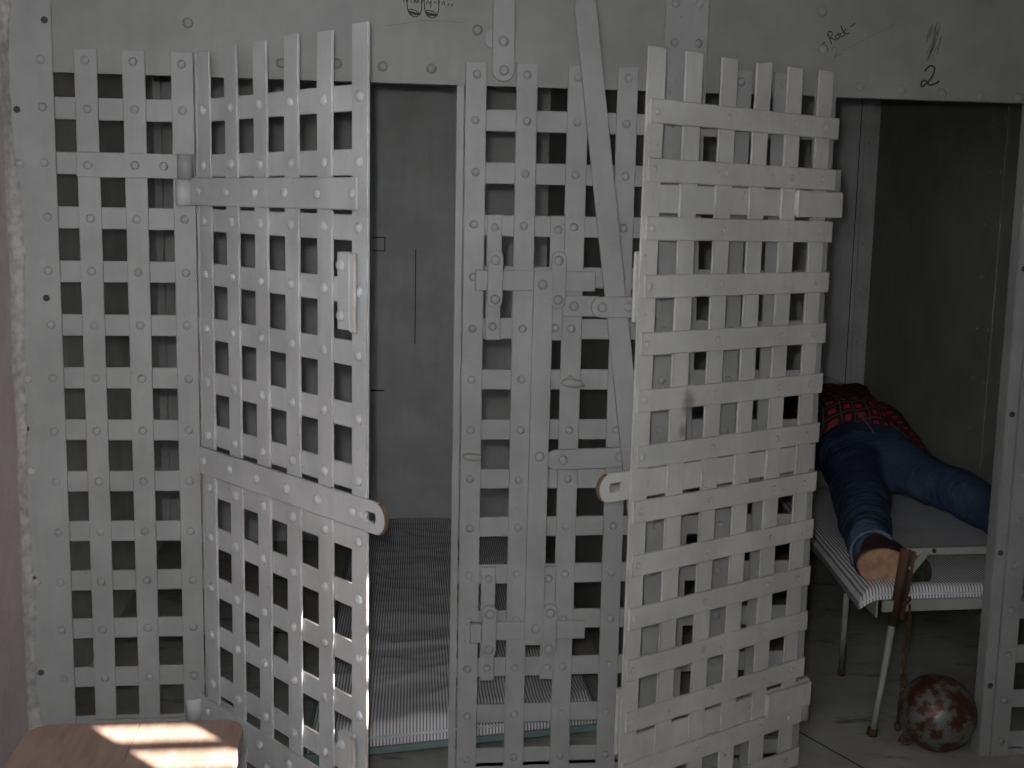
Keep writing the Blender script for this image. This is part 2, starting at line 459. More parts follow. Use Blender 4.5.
# "- Rock -" slanting up with a 2 and a dashed rule under it
o, u, s = (1.578, 1.901), (.80, .45), .025
W = .0026
R_ = [[(0.0, -.1), (.12, .95)], [(-.05, .75), (.2, 1.1), (.5, 1.0), (.45, .68), (.12, .5)], [(.15, .5), (.35, .3), (.6, .0)],
      [(.95, .5), (.72, .4), (.72, .1), (.98, .1), (1.05, .42), (.95, .5), (1.2, .48)], [(1.4, .45), (1.2, .32), (1.25, .05), (1.5, .1)],
      [(1.62, 1.05), (1.6, .5), (1.6, -.02)], [(1.95, .55), (1.63, .3), (2.05, .0)], [(2.45, .5), (3.05, .62)], [(-.95, .3), (-.5, .42)]]
writing('pen_writing', [(frame_pts(o, u, p, s), W) for p in R_], 'ink')
writing('pen_writing', [(frame_pts((1.591, 1.868), u, p, .024), .002) for p in ([(0, .8), (.35, 1.0), (.5, .7), (.2, .3), (-.1, .0), (.3, .05), (.75, -.02)],)]
        + [(frame_pts((1.591, 1.868), (.85, .45), [(a, .25), (a + .55, .22)], .024), .0012) for a in (.9, 1.6, 2.2, 3.0, 3.7, 4.3, 5.2, 5.9, 6.6)], 'ink_faint')
# large 2
two = [(-.45, .75), (-.1, 1.15), (.3, 1.05), (.2, .5), (-.1, .05), (-.55, -.35), (-.65, -.05), (-.35, .1), (.0, -.2), (.45, -.1), (.75, .12)]
writing('pen_writing', [(frame_pts((1.842, 1.815), (1, 0), two, .034), .0042)], 'ink')
# rubbed out mark above it
rub = []
for k in range(26):
    x = 1.822 + .034 * random.random(); z = 1.865 + .072 * (k / 26)
    rub.append(([(x + .007 * (k / 26), z), (x + .007, z + .014), (x + .012, z + .03)], .0022))
writing('smudge', rub, 'ink_faint')
# drawing with a row of letters at the top: two drooping rings shaded underneath
dr = []
for cx, cz in ((.543, 1.947), (.584, 1.946)):
    rg = [(cx - .017, cz + .045), (cx - .018, cz + .012), (cx - .013, cz - .012), (cx + .001, cz - .021), (cx + .012, cz - .014), (cx + .017, cz + .004), (cx + .013, cz + .045)]
    dr.append((rg, .0022))
    for k in range(7):
        dr.append(([(cx - .014 + .0035 * k, cz - .006 - .001 * k), (cx - .007 + .0035 * k, cz - .0165)], .0022))
    dr.append(([(cx - .014, cz - .004), (cx, cz - .005), (cx + .014, cz - .014)], .0022))
zz = 1.958
L_ = [[(.530, zz), (.530, zz + .018), (.538, zz), (.538, zz + .018)], [(.547, zz), (.546, zz + .012)], [(.553, zz), (.556, zz + .008), (.559, zz), (.563, zz + .008), (.565, zz)],
      [(.571, zz), (.575, zz + .006), (.569, zz + .008)], [(.583, zz - .001), (.588, zz + .007)], [(.589, zz - .002), (.594, zz + .006), (.593, zz - .01)], [(.600, zz + .004), (.606, zz + .003)],
      [(.612, zz - .002), (.615, zz + .007)], [(.620, zz - .003), (.624, zz + .006), (.628, zz - .003)], [(.634, zz - .004), (.637, zz + .003)], [(.642, zz - .004), (.646, zz + .001)]]
writing('pen_writing', dr + [([(x - .012, z) for x, z in p], .002) for p in L_], 'ink')
writing('pen_writing', [([(.48, 1.903), (.53, 1.912), (.58, 1.919), (.66, 1.917)], .0014)], 'ink_faint')

# rear wall details in the open left cell
for (x0, x1, z0, z1) in ((.447, .50, 1.335, 1.339), (.447, .50, 1.278, 1.282), (.498, .502, 1.278, 1.339), (.44, .50, .54 + .13, .676)):
    box('seam', x0, x1, CY1 - .003, CY1, z0, z1, M['dark_line'], wr, 0)
box('seam', .630, .634, CY1 - .003, CY1, .88, 1.29, M['dark_line'], wr, 0)
box('angle_iron', CX0, CX0 + .03, CY1 - .03, CY1, 0, CEIL, M['cellwall'], wr)
# rear and side wall details in the dark right cell
box('corner_strip', CX1 - .07, CX1 - .008, CY1 - .014, CY1 - .004, 0, CEIL, M['cellwall'], wr)
for k in range(10): rivet(CX1 - .045, CY1 - .014, .25 + k * .22, wr, 's', 'cellwall')
box('seam', CX1 - .09, CX1 - .087, CY1 - .006, CY1 - .004, 0, CEIL, M['dark_line'], wr, 0)
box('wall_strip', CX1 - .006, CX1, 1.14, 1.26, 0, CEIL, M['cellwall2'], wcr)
rp = rivet_me('rivet', .008, .004)
rp.materials.append(M['header'])
for k in range(12):
    for dy in (1.16, 1.24):
        link('rivet', rp, None, wcr, (CX1 - .006, dy, .12 + k * .19), (0, 0, -PI / 2))
# floor plate joints in the right cell
fl = bpy.data.objects['floor']
for a, b in (((1.62, .32), (1.80, -.12)), ((1.80, -.12), (1.92, -.45)), ((-.3, 1.1), (1.1, 1.1))):
    d = Vector((b[0] - a[0], b[1] - a[1], 0)); s = Vector((-d.y, d.x, 0)).normalized() * .003
    me = bpy.data.meshes.new('joint'); v = [Vector((a[0], a[1], .0005)) - s, Vector((b[0], b[1], .0005)) - s, Vector((b[0], b[1], .0005)) + s, Vector((a[0], a[1], .0005)) + s]
    me.from_pydata([tuple(q) for q in v], [], [(0, 1, 2, 3)]); link('joint', me, M['dark_line'], fl)

# ---------------------------------------------------------------- fixed lattice panels
TOP = ROW[0] + .027
def vstrap(x, z0, z1, parent, rows, m='paint', size='n', w=SW, y=0):
    jx = random.uniform(-.001, .001)
    o = link('vertical_strap', strap_me('vertical_strap', [(x + jx, y, z0), (x, y, (z0 + z1) / 2), (x - jx, y, z1)], w, TV), M[m], parent)
    for r in rows: rivet(x, y, r, o, size, m)
    return o
def hstrap(x0, x1, z, parent, m='paint', w=SW, y=TV, t=TH):
    j = random.uniform(-.001, .001)
    return link('horizontal_strap', strap_me('horizontal_strap', [(x0, y, z + j), ((x0 + x1) / 2, y, z), (x1, y, z - j)], w, t), M[m], parent)

def knuckle(x, y, z0, z1, parent, m='paint', r=.021):
    return link('hinge_knuckle', tube_me('hinge_knuckle', [(x, y, z0), (x, y, z1)], r, 16), M[m], parent)

HZ, LZ, BZ = 1.503, .860, .218             # door hinge strap, latch bar, lower hinge strap
pl = thing('lattice_panel', 'fixed grey riveted lattice panel with three columns of holes beside the pink plaster wall', 'lattice')
sp = box('edge_plate', RX0, -.292, 0, TV, 0, TOP + .9, M['paint'], pl)
for r in ROW[0:]: rivet(-.318, 0, r, sp, 'n')
for r in (ROW[2] - .005, ROW[4] + .05, ROW[6], ROW[8] + .03, ROW[10]): rivet(-.375, 0, r, sp, 'n', 'mortar')
for (x, z) in ((-.306, 1.887), (-.376, 1.684), (-.324, 1.246), (-.384, .931), (-.38, .556), (-.372, .311), (-.35, 2.1)): rivet(x, .0, z, sp, 's', 'bolt', name='bolt')
for x in (-.2185, -.1107, 0): vstrap(x, 0, TOP, pl, ROW)
vstrap(.0345, 0, TOP, pl, [], w=.012, y=-.001)
for k in range(1, 15): hstrap(-.292, .028, ROW[k], pl)
box('bottom_plate', -.292, .04, TV, TV + .006, 0, .03, M['paint'], pl)
box('jamb_angle', .028, .034, TV, .045, 0, HB, M['paint'], pl)
for z, w in ((1.561, .058), (.158, .056)):
    h = box('hinge_strap', -.245, .003, -.0075, -.0005, z - w / 2, z + w / 2, M['paint'], pl)
    for x in (-.2185, -.1107, -.045): rivet(x, -.0075, z, h, 'n')
    k_ = link('hinge_knuckle', tube_me('hinge_knuckle', [(.006, -.0195, z - w / 2 + .001), (.006, -.0195, z + w / 2)], .019, 16), M['paint'], h)

pc = thing('lattice_panel', 'fixed grey riveted lattice section between the two cell openings, carrying the sliding bolts', 'lattice')
for i, x in enumerate((.6932, .8178, .9422, 1.0654)): vstrap(x, 0, TOP, pc, ROW)
spl = box('splice_plate', 1.152, 1.262, 0, TV, 0, 2.6, M['paint'], pc)
for z in [ROW[k] for k in range(15)] + [1.889, 1.981, 2.08]:
    for x in (1.178, 1.237): rivet(x, 0, z, spl, 'n')
for x in (1.3523, 1.4605, 1.569): vstrap(x, 0, TOP, pc, ROW, w=.051)
for k in range(1, 15): hstrap(.664, 1.592, ROW[k], pc)
box('bottom_plate', .664, 1.592, TV, TV + .006, 0, .03, M['paint'], pc)
j = box('jamb_angle', .646, .665, .002, .008, 0, HB, M['paint'], pc); box('flange', .660, .665, .008, .045, 0, HB, M['paint'], j)
box('jamb_angle', 1.592, 1.598, .002, .045, 0, HB, M['paint'], pc)
for z, w in ((1.561, .058), (.158, .056)):
    h = box('hinge_strap', 1.33, 1.585, -.0075, -.0005, z - w / 2, z + w / 2, M['paint'], pc)
    for x in (1.3523, 1.4605): rivet(x, -.0075, z, h, 'n')
    link('hinge_knuckle', tube_me('hinge_knuckle', [(1.600, -.004, z - w / 2 + .001), (1.600, -.004, z + w / 2)], .019, 16), M['paint'], h)
# guides of the sliding bolts: spacer bars riveted on, rounded straps holding the bolts
for zc, s0, s1 in ((1.303, 1.153, 1.463), (.398, .262, .568)):
    for x in (.743, .900):
        s = box('spacer_bar', x - .0185, x + .0185, -.006, -.0005, s0, s1, M['paint'], pc)
        for z in (s0 + .033, s1 - .033): rivet(x, -.006, z, s, 'n')
        g = link('guide_strap', poly_me('guide_strap', [capsule(x + .002, zc - .069, x + .004, zc + .073, .038)], .006, -.0205), M['paint'], pc)
        for dz in (-.048, .05): rivet(x + .003, -.0205, zc + dz, g, 'b')
# worn lugs welded on
def lug(x, z, w, h, parent, m):
    bm = bmesh.new(); bmesh.ops.create_icosphere(bm, subdivisions=3, radius=1)
    for v in bm.verts:
        n = 1 + .25 * noise.noise(v.co * 2.3 + Vector((x * 9, z, 0)))
        v.co = Vector((x + v.co.x * w / 2 * n, -.006 + v.co.y * .009, z + v.co.z * h / 2 * n + .1 * v.co.x * -h))
    for f in bm.faces: f.smooth = True
    me = bpy.data.meshes.new('lug'); bm.to_mesh(me); bm.free()
    return tag(link('lug', me, M[m], parent), 'bare rusty metal lug')
lug(.948, 1.045, .058, .022, pc, 'cot'); lug(.696, .856, .050, .020, pc, 'cot')

pr = thing('lattice_panel', 'fixed lattice strip at the right edge of the photo, right of the iron ball', 'lattice')
for x in (2.178, 2.30, 2.42): vstrap(x, 0, TOP, pr, ROW)
for k in range(1, 15): hstrap(2.15, 2.45, ROW[k], pr)
j = box('jamb_angle', 2.118, 2.150, .002, .008, 0, HB, M['paint'], pr); box('flange', 2.118, 2.123, .008, .05, 0, HB, M['paint'], j)
for r in ROW[1::3]: rivet(2.134, .002, r + .04, j, 's', 'bolt')
box('bottom_plate', 2.12, 2.45, TV, TV + .02, 0, .024, M['paint'], pr)
tag(box('wall_front_right', 2.446, RX1, .0, .013, 0, HB, M['header'], None, 0), kind='structure')

# ---------------------------------------------------------------- loose ironwork on the centre section
lb = thing('sliding_bolt', 'tall grey lock bar joining two sliding bolts on the centre lattice section', 'bolt')
for z, x1 in ((1.3025, .997), (.3985, .997)):
    b = box('bolt_bar', .722, x1, -.0125, -.007, z - .025, z + .025, M['paint'], lb)
    me = poly_me('bolt_end', [capsule(.697, z, .725, z, .05, False, False)], .022, -.029)
    link('bolt_end', me, M['paint'], b)
v = link('link_bar', strap_me('link_bar', [(.862, -.021, .362), (.864, -.021, .9), (.866, -.021, 1.330)], .050, .008), M['paint'], lb)
for z in (.405, .86, 1.293): rivet(.865, -.021, z, v, 'b')

la = thing('latch_arm', 'short flat latch arm in two overlapping pieces below the upper bolt, crossing the slanting bar', 'latch')
a = box('base_plate', .916, 1.01, -.0065, -.0005, 1.214, 1.266, M['paint'], la); rivet(.947, -.0065, 1.24, a, 'b')
a = link('arm', poly_me('arm', [capsule(.984, 1.240, 1.16, 1.242, .052, True, False)], .007, -.036), M['paint'], la)
for x in (1.013, 1.08): rivet(x, -.036, 1.241, a, 'b')
link('pivot_pin', tube_me('pivot_pin', [(1.013, -.001, 1.241), (1.013, -.034, 1.241)], .009), M['bolt'], la)

ll = thing('latch_arm', 'flat latch arm with rounded left end, at mid height above the rusty slotted hasp', 'latch')
a = link('arm', poly_me('arm', [capsule(.882, .848, 1.15, .858, .052, True, False)], .008, -.013), M['paint'], ll)
for x, z in ((.929, .849), (1.074, .855)): rivet(x, -.013, z, a, 'b')
link('pivot_pin', tube_me('pivot_pin', [(.929, -.001, .849), (.929, -.007, .849)], .009), M['bolt'], ll)

db = thing('lever_bar', 'long flat grey bar with a rounded top slanting down across the centre section', 'bar')
link('bar', poly_me('bar', [capsule(.947, 1.985, 1.125, .70, .054, True, False)], .008, -.026), M['paint'], db)
link('pivot_pin', tube_me('pivot_pin', [(.951, .007, 1.953), (.951, -.025, 1.953)], .009), M['bolt'], db)

hb = thing('hanging_strap', 'grey strap with a rounded lower end hanging down the header above the centre section', 'strap')
a = link('strap', poly_me('strap', [capsule(.757, 1.781, .755, 2.35, .054, True, True)], .007, -.008), M['paint'], hb)
for z in (1.874, 1.809): rivet(.757, -.008, z, a, 'b')
link('washer_plate', poly_me('washer_plate', [capsule(.727, 1.86, .727, 1.905, .03)], .005, .001), M['paint'], hb)

# ---------------------------------------------------------------- cell doors
def make_door(label, loc, rot, pitch, off, m, mrv, bend=False):
    d = thing('cell_door', label, 'door', loc, rot)
    Wd = .640
    for i in range(6):
        x = off + pitch * i
        zt = TOP + random.uniform(-.004, .004)
        pts = [(x, 0, .035), (x, 0, 1.0), (x, 0, ROW[1] + .02)]
        if bend and i == 2: pts += [(x + .002, .004, ROW[1] + .05), (x + .016, .016, zt)]
        else: pts += [(x + random.uniform(-.001, .001), random.uniform(-.002, .002), zt)]
        o = link('vertical_strap', strap_me('vertical_strap', pts, SW, TV), M[m], d)
        for k in range(1, 15): rivet(x, 0, ROW[k], o, 'd', m)
    for k in range(1, 15):
        e = random.uniform(-.003, .003)
        o = hstrap(.0, Wd + e, ROW[k], d, m)
        for i in (0, 1, 3, 5):
            rivet(off + pitch * i, TV + TH, ROW[k], o, 's', m, flip=True)
    for z, w in ((HZ, .064), (BZ, .066)):
        h = box('hinge_strap', -.034, .640, -.0075, -.0005, z - w / 2, z + w / 2, M[m], d)
        for i in range(6): rivet(off + pitch * i - .012, -.0075, z, h, 'd', m)
        knuckle(-.0375, -.0195, z - w / 2, z + w / 2 - .006, h, m, .019)
        box('hinge_wrap', -.026, .145, TV + TH, TV + TH + .007, z - .032, z + .032, M[m], h)
        box('hinge_pad', .02, .145, TV, TV + TH, z - .03, z + .03, M[m], h)
    # latch bar with a slotted, rusty rounded end
    slot = [(.672, LZ - .010), (.706, LZ - .010), (.709, LZ), (.706, LZ + .010), (.672, LZ + .010)]
    lt = link('latch_bar', poly_me('latch_bar', [capsule(-.002, LZ, .742, LZ, .066, False, True), slot], .009, -.0095), M[m], d)
    for i in range(6): rivet(off + pitch * i - .012, -.0095, LZ, lt, 'd', m)
    rivet(.658, -.0095, LZ - .002, lt, 's', 'doorworn')
    arc = lambda r, a0, a1, cx: [(cx + r * math.cos(a0 + (a1 - a0) * k / 12), LZ + r * math.sin(a0 + (a1 - a0) * k / 12)) for k in range(13)]
    link('worn_rim', poly_me('worn_rim', [arc(.0335, -1.35, 1.35, .709) + arc(.0335, 1.2, -1.2, .7055)], .0096, -.0098, .0004), M['rustlt'], lt)
    for z0, z1 in ((1.232, 1.388), (.213, .375)):
        p_ = box('strike_plate', .590, .632, -.019, -.0005, z0, z1, M[m], d, .002)
        box('lip', .632, .648, -.019, -.011, z0 - .004, z1 - .002, M['doorworn'], p_, .002)
        for z in (z0 + .028, z1 - .028): rivet(.605, -.019, z, p_, 'd', m)
    return d

make_door('open lattice cell door with vertical straps in front, swung out beside the left fixed panel', (.039, -.037, 0), (0, 0, math.radians(-53.6)), .1226, .027, 'door', 'd')
make_door('open lattice cell door seen from its inner side, horizontal straps in front, folded back toward the centre', (1.576, -.0326, 0), (0, math.radians(-.45), math.radians(-149.25)), .1148, .050, 'doorworn', 'd', True)

# ---------------------------------------------------------------- bench lit by the sun
bn = thing('bench', 'low brown wooden bench with rounded corners and stripes of sunlight on it', 'bench')
def rrect(x0, x1, y0, y1, r, n=6):
    out = []
    for cx, cy, a0 in ((x1 - r, y1 - r, 0), (x0 + r, y1 - r, 90), (x0 + r, y0 + r, 180), (x1 - r, y0 + r, 270)):
        for k in range(n + 1):
            t = math.radians(a0 + 90 * k / n); out.append((cx + r * math.cos(t), cy + r * math.sin(t)))
    return out
def slab(name, outline, z0, z1, m, parent, bev=.006):
    rings = []
    cx = sum(p[0] for p in outline) / len(outline); cy = sum(p[1] for p in outline) / len(outline)
    def inset(d): 
        out = []
        n = len(outline)
        for i, (x, y) in enumerate(outline):
            a, b = Vector(outline[i - 1]), Vector(outline[(i + 1) % n]); t = (b - a).normalized()
            out.append((x - t.y * d, y + t.x * d))
        return out
    for d, z in ((bev, z0), (0, z0 + bev), (0, z1 - bev), (bev * .3, z1 - bev * .3), (bev, z1)):
        rings.append([(x, y, z) for x, y in inset(d)])
    me = loft_me(name, rings)
    for p in me.polygons: p.use_smooth = False
    return link(name, me, M[m], parent)
full = rrect(-.225, .192, -1.02, -.622, .045)
def cut(pts, xa, xb):     # the boards of the seat, clipped between two lines
    o2 = []
    for x, y in pts:
        o2.append((min(max(x, xa), xb), y))
    r = []
    for p in o2:
        if not r or (Vector(p) - Vector(r[-1])).length > 1e-4: r.append(p)
    return r
for xa, xb in ((-.3, -.0132), (-.0128, .3)):
    slab('seat_board', cut(full, xa, xb), .42, .45, 'wood', bn, .0012)
for x in (-.18, .145):
    for y in (-.97, -.67):
        link('leg', loft_me('leg', [[(x + a * .016, y + b * .016, 0) for a, b in ((-1, -1), (1, -1), (1, 1), (-1, 1))], [(x + a * .022, y + b * .022, .42) for a, b in ((-1, -1), (1, -1), (1, 1), (-1, 1))]]), M['wood'], bn)
for x in (-.18, .145): box('rail', x - .01, x + .01, -.95, -.69, .35, .41, M['wood'], bn)
for y in (-.97, -.67): box('rail', -.16, .125, y - .01, y + .01, .35, .41, M['wood'], bn)

# ---------------------------------------------------------------- mattresses and beds
def mattress(name, corners, z0, h, label, wr_, droop=None, seed=0, lift=None):
    FL, FR, BR, BL = [Vector(c) for c in corners]
    NU, NV = 90, 170
    wid = (FR - FL).length; ln = (BL - FL).length
    def P(u, v): return (FL * (1 - u) + FR * u) * (1 - v) + (BL * (1 - u) + BR * u) * v
    bm = bmesh.new(); uvs = {}
    def Zt(u, v):
        e = min(u * wid, (1 - u) * wid, v * ln, (1 - v) * ln); r = .035
        ed = math.sqrt(max(0, 1 - ((r - e) / r) ** 2)) if e < r else 1
        p = P(u, v)
        w = 0
        for sc, am in ((3.2, .6), (8, .3)):
            q = Vector((p.x * sc * .55 + seed, p.y * sc * 1.25 + .35 * math.sin(p.x * 4), seed))
            n = 1 - abs(noise.noise(q)) * 2.2
            w += am * max(0, n) ** 2
        w *= wr_
        z = z0 + h * ed * .55 + h * .45 * min(1, ed + .1) + (w - wr_ * .4) * min(1, e / .03)
        if droop: z += droop(u, v)
        if lift: z += lift(v) * ed
        return z
    T = []; B = []
    for i in range(NV + 1):
        rt = []; rb = []
        for k in range(NU + 1):
            u, v = k / NU, i / NV; p = P(u, v)
            a = bm.verts.new((p.x, p.y, Zt(u, v))); b = bm.verts.new((p.x, p.y, z0 + (droop(u, v) if droop else 0)))
            uvs[a] = uvs[b] = (u * wid, v * ln); rt.append(a); rb.append(b)
        T.append(rt); B.append(rb)
    lay = bm.loops.layers.uv.new('UVMap')
    def face(*vs, side=0):
        f = bm.faces.new(vs); f.smooth = True
        for l in f.loops:
            uu = uvs[l.vert]
            l[lay].uv = (uu[0] + (uu[1] if side else 0), uu[1])
    for i in range(NV):
        for k in range(NU):
            face(T[i][k], T[i][k + 1], T[i + 1][k + 1], T[i + 1][k]); face(B[i][k], B[i + 1][k], B[i + 1][k + 1], B[i][k + 1])
    for i in range(NV):
        face(T[i][0], T[i + 1][0], B[i + 1][0], B[i][0], side=1); face(T[i][NU], B[i][NU], B[i + 1][NU], T[i + 1][NU], side=1)
    for k in range(NU):
        face(T[0][k], B[0][k], B[0][k + 1], T[0][k + 1]); face(T[NV][k], T[NV][k + 1], B[NV][k + 1], B[NV][k])
    bmesh.ops.recalc_face_normals(bm, faces=bm.faces)
    me = bpy.data.meshes.new(name); bm.to_mesh(me); bm.free()
    o = link(name, me, M['ticking']); tag(o, label, 'mattress')
    # piping along the front edge
    pp = []
    for k in range(0, NU + 1, 2):
        u = k / NU; p = P(u, .004); pp.append((p.x, p.y - .002, z0 + h * .35 + .003 * noise.noise(Vector((u * 9, seed, 0))) + (droop(u, 0) if droop else 0)))
    link('piping', tube_me('piping', pp, .004, 6), simple('pale_piping', (.62, .60, .63), .9, .1), o)
    return o

mattress('mattress', ((.275, .055, 0), (1.085, .19, 0), (1.10, 2.21, 0), (.38, 2.21, 0)), .048, .062, 'low blue and white striped mattress on the teal bed frame in the left cell', .021, seed=3)
b1 = thing('bed_frame', 'low teal painted bed frame under the mattress in the left cell', 'bed')
slab('bed_deck', [(.262, .045), (1.10, .18), (1.115, 2.225), (.36, 2.225)], .030, .048, 'teal', b1, .003)
for (x, y) in ((.30, .10), (1.04, .26), (1.07, 2.15), (.40, 2.15)):
    box('foot', x - .02, x + .02, y - .02, y + .02, 0, .032, M['teal'], b1)

bx0, bx1 = 1.85, 2.56
def droop2(u, v):
    return -.03 * max(0, 1 - u / .10) ** 2 * max(0, 1 - v / .9)
def rise(v):
    t = min(1, max(0, (v - .62) / .3)); return .13 * t * t * (3 - 2 * t)
mattress('mattress', ((1.81, .150, 0), (2.55, .150, 0), (2.655, 2.18, 0), (2.08, 2.18, 0)), .408, .036, 'thin grey striped mattress on the raised cot in the right cell', .006, droop2, seed=8, lift=rise)
b2 = thing('cot', 'iron cot with rusty leaning leg and thin rails in the right cell', 'bed')
def bar(name, a, b, w, t, m, parent):
    a, b = Vector(a), Vector(b); d = (b - a).normalized()
    up = Vector((0, 0, 1)) if abs(d.z) < .9 else Vector((0, 1, 0))
    s = d.cross(up).normalized(); n = s.cross(d).normalized()
    c = .15
    rg = []
    for p in (a, b):
        rg.append([tuple(p + s * t / 2 * i + n * w / 2 * j) for i, j in ((-1, -1 + c), (-1 + c, -1), (1 - c, -1), (1, -1 + c), (1, 1 - c), (1 - c, 1), (-1 + c, 1), (-1, 1 - c))])
    me = loft_me(name, rg)
    for p in me.polygons: p.use_smooth = False
    return link(name, me, M[m], parent)
bar('lower_rail', (1.87, .135, .394), (2.56, .135, .402), .034, .008, 'cot', b2)
bar('upper_rail', (1.925, .135, .552), (2.56, .135, .560), .022, .02, 'cot', b2)
bar('side_rail', (1.862, .15, .380), (2.04, 2.16, .380), .05, .006, 'cot', b2)
bar('side_rail', (2.56, .15, .380), (2.65, 2.16, .380), .05, .006, 'cot', b2)
bar('rear_rail', (2.04, 2.16, .380), (2.65, 2.16, .380), .05, .006, 'cot', b2)
for k in range(7):
    t = (k + .5) / 7; a = Vector((1.862, .15, .400)).lerp(Vector((2.04, 2.16, .400)), t); b = Vector((2.56, .15, .400)).lerp(Vector((2.65, 2.16, .400)), t)
    bar('slat', a, b, .006, .03, 'cot', b2)
lg = link('leg', tube_me('leg', [(1.876, .155, .0), (1.889, .147, .15), (1.905, .140, .33), (1.926, .130, .560)], [.010, .009, .011, .013], 10), M['cot'], b2); tag(lg, 'rust-stained leaning leg')
link('rust_sleeve', tube_me('rust_sleeve', [(1.9055, .1398, .335), (1.926, .1298, .561)], [.0118, .0145], 10), M['rust'], lg)
bar('leg_bracket', (1.922, .128, .36), (1.945, .128, .555), .03, .010, 'rust', lg)
link('foot_cap', tube_me('foot_cap', [(1.874, .156, 0), (1.877, .155, .022)], .015), M['rust'], lg)
bar('brace', (1.985, .130, .550), (1.938, .118, .500), .022, .008, 'cot', b2)
for p, q in (((1.96, .60, .005), (1.885, .42, .34)), ((2.54, .155, .0), (2.552, .14, .56)), ((2.05, 2.12, 0), (2.04, 2.14, .34)), ((2.62, 2.12, 0), (2.64, 2.14, .34))):
    link('leg', tube_me('leg', [p, q], .0095, 8), M['cot'], b2)
link('foot_cap', tube_me('foot_cap', [(1.961, .601, 0), (1.955, .585, .022)], .013), M['rust'], b2)
link('rail_bolt', tube_me('rail_bolt', [(2.005, .120, .556), (2.005, .127, .556)], .006), M['bolt'], b2)

# ---------------------------------------------------------------- iron ball and its chain
bl = thing('iron_ball', 'round rusty iron ball on the floor by the right cell opening', 'ball', (2.018, .062, .106))
bm = bmesh.new(); bmesh.ops.create_icosphere(bm, subdivisions=5, radius=.106)
for v in bm.verts:
    v.co *= 1 + .006 * noise.noise(v.co * 22)
for f in bm.faces: f.smooth = True
me = bpy.data.meshes.new('ball'); bm.to_mesh(me); bm.free()
link('ball', me, M['ball'], bl)
link('eye', tube_me('eye', [(-.088 - .016 * math.cos(t), -.012, -.068 - .016 * math.sin(t)) for t in [2 * PI * k / 14 for k in range(14)]], .005, 8, True), M['rust'], bl)
ch = thing('chain', 'rusty chain hanging from the cot corner down to the iron ball', 'chain')
a = Vector((1.938, .108, .40)); b = Vector((1.921, .085, .050)); N = 17
pts = [a.lerp(b, k / (N - 1)) + Vector((.004 * math.sin(k * .7), 0, 0)) for k in range(N)]
stp = (b - a).length / (N - 1)
def oval(n, lx, lz):
    return [(lx * math.cos(t), 0, lz * math.sin(t)) for t in [2 * PI * k / n for k in range(n)]]
lk = tube_me('link', oval(14, .0075, stp * .5 + .0045), .0030, 7, True); lk.materials.append(M['rust'])
for k in range(N - 1):
    p = (pts[k] + pts[k + 1]) / 2; d = (pts[k + 1] - pts[k])
    o = link('link', lk, None, ch, p)
    q = Vector((0, 0, 1)).rotation_difference(d.normalized()) @ Matrix.Rotation(PI / 2 * (k % 2) + .5, 3, 'Z').to_quaternion()
    o.rotation_mode = 'QUATERNION'; o.rotation_quaternion = q
link('link', lk, None, ch, tuple(a + Vector((-.004, .012, .012))), (0, 1.1, .4))
link('link', lk, None, ch, tuple(b + Vector((.003, -.012, -.02))), (.6, -.4, .4))

# ---------------------------------------------------------------- person lying on the cot
pn = thing('person', 'person in red plaid shirt and blue jeans lying face down on the cot', 'person')
hip = Vector((2.265, 1.33, .58))
body_v = [hip, (2.30, 1.5, .60), (2.33, 1.72, .65), (2.37, 1.90, .66), (2.385, 1.99, .67), (2.395, 2.07, .67), (2.40, 2.11, .67),   # spine, neck, head 0..6
          (2.20, 1.27, .55), (2.085, .84, .52), (1.955, .42, .485), (1.945, .33, .475),          # left leg 7..10
          (2.36, 1.20, .57), (2.45, .94, .54), (2.495, .64, .50), (2.503, .54, .485),           # right leg 11..14
          (2.20, 1.86, .63), (2.10, 1.66, .56), (2.07, 1.46, .50), (2.07, 1.39, .48),           # left arm 15..18
          (2.50, 1.86, .64), (2.575, 1.62, .57), (2.575, 1.36, .505), (2.57, 1.28, .49)]       # right arm 19..22
body_e = [(0, 1), (1, 2), (2, 3), (3, 4), (4, 5), (5, 6), (0, 7), (7, 8), (8, 9), (9, 10), (0, 11), (11, 12), (12, 13), (13, 14), (3, 15), (15, 16), (16, 17), (17, 18), (3, 19), (19, 20), (20, 21), (21, 22)]
rad = [(.13, .09), (.12, .085), (.13, .09), (.11, .07), .048, .085, .07, .075, .058, .04, .035, .075, .058, .04, .035, .05, .04, .028, .03, .05, .04, .028, .03]
def fingers(c, dx):
    v = []; e = []
    for i, (ox, ln) in enumerate(((-.032, .055), (-.011, .07), (.011, .073), (.031, .066))):
        v += [(c[0] + ox * .7, c[1] - .02, c[2]), (c[0] + ox, c[1] - .05 - ln * .3, c[2] - .002), (c[0] + ox * 1.1, c[1] - .05 - ln, c[2] - .018)]
    v += [(c[0] + dx * .02, c[1] + .0, c[2]), (c[0] + dx * .045, c[1] - .03, c[2] - .005), (c[0] + dx * .05, c[1] - .06, c[2] - .015)]
    return v
for base, dx in ((18, 1), (22, -1)):
    f = fingers(body_v[base], dx)
    for i in range(5):
        n0 = len(body_v); body_v += f[i * 3:i * 3 + 3]
        body_e += [(base, n0), (n0, n0 + 1), (n0 + 1, n0 + 2)]; rad += [.012, .009, .008]
skin_obj('body', [tuple(v) for v in body_v], body_e, rad, M['skin'], pn)
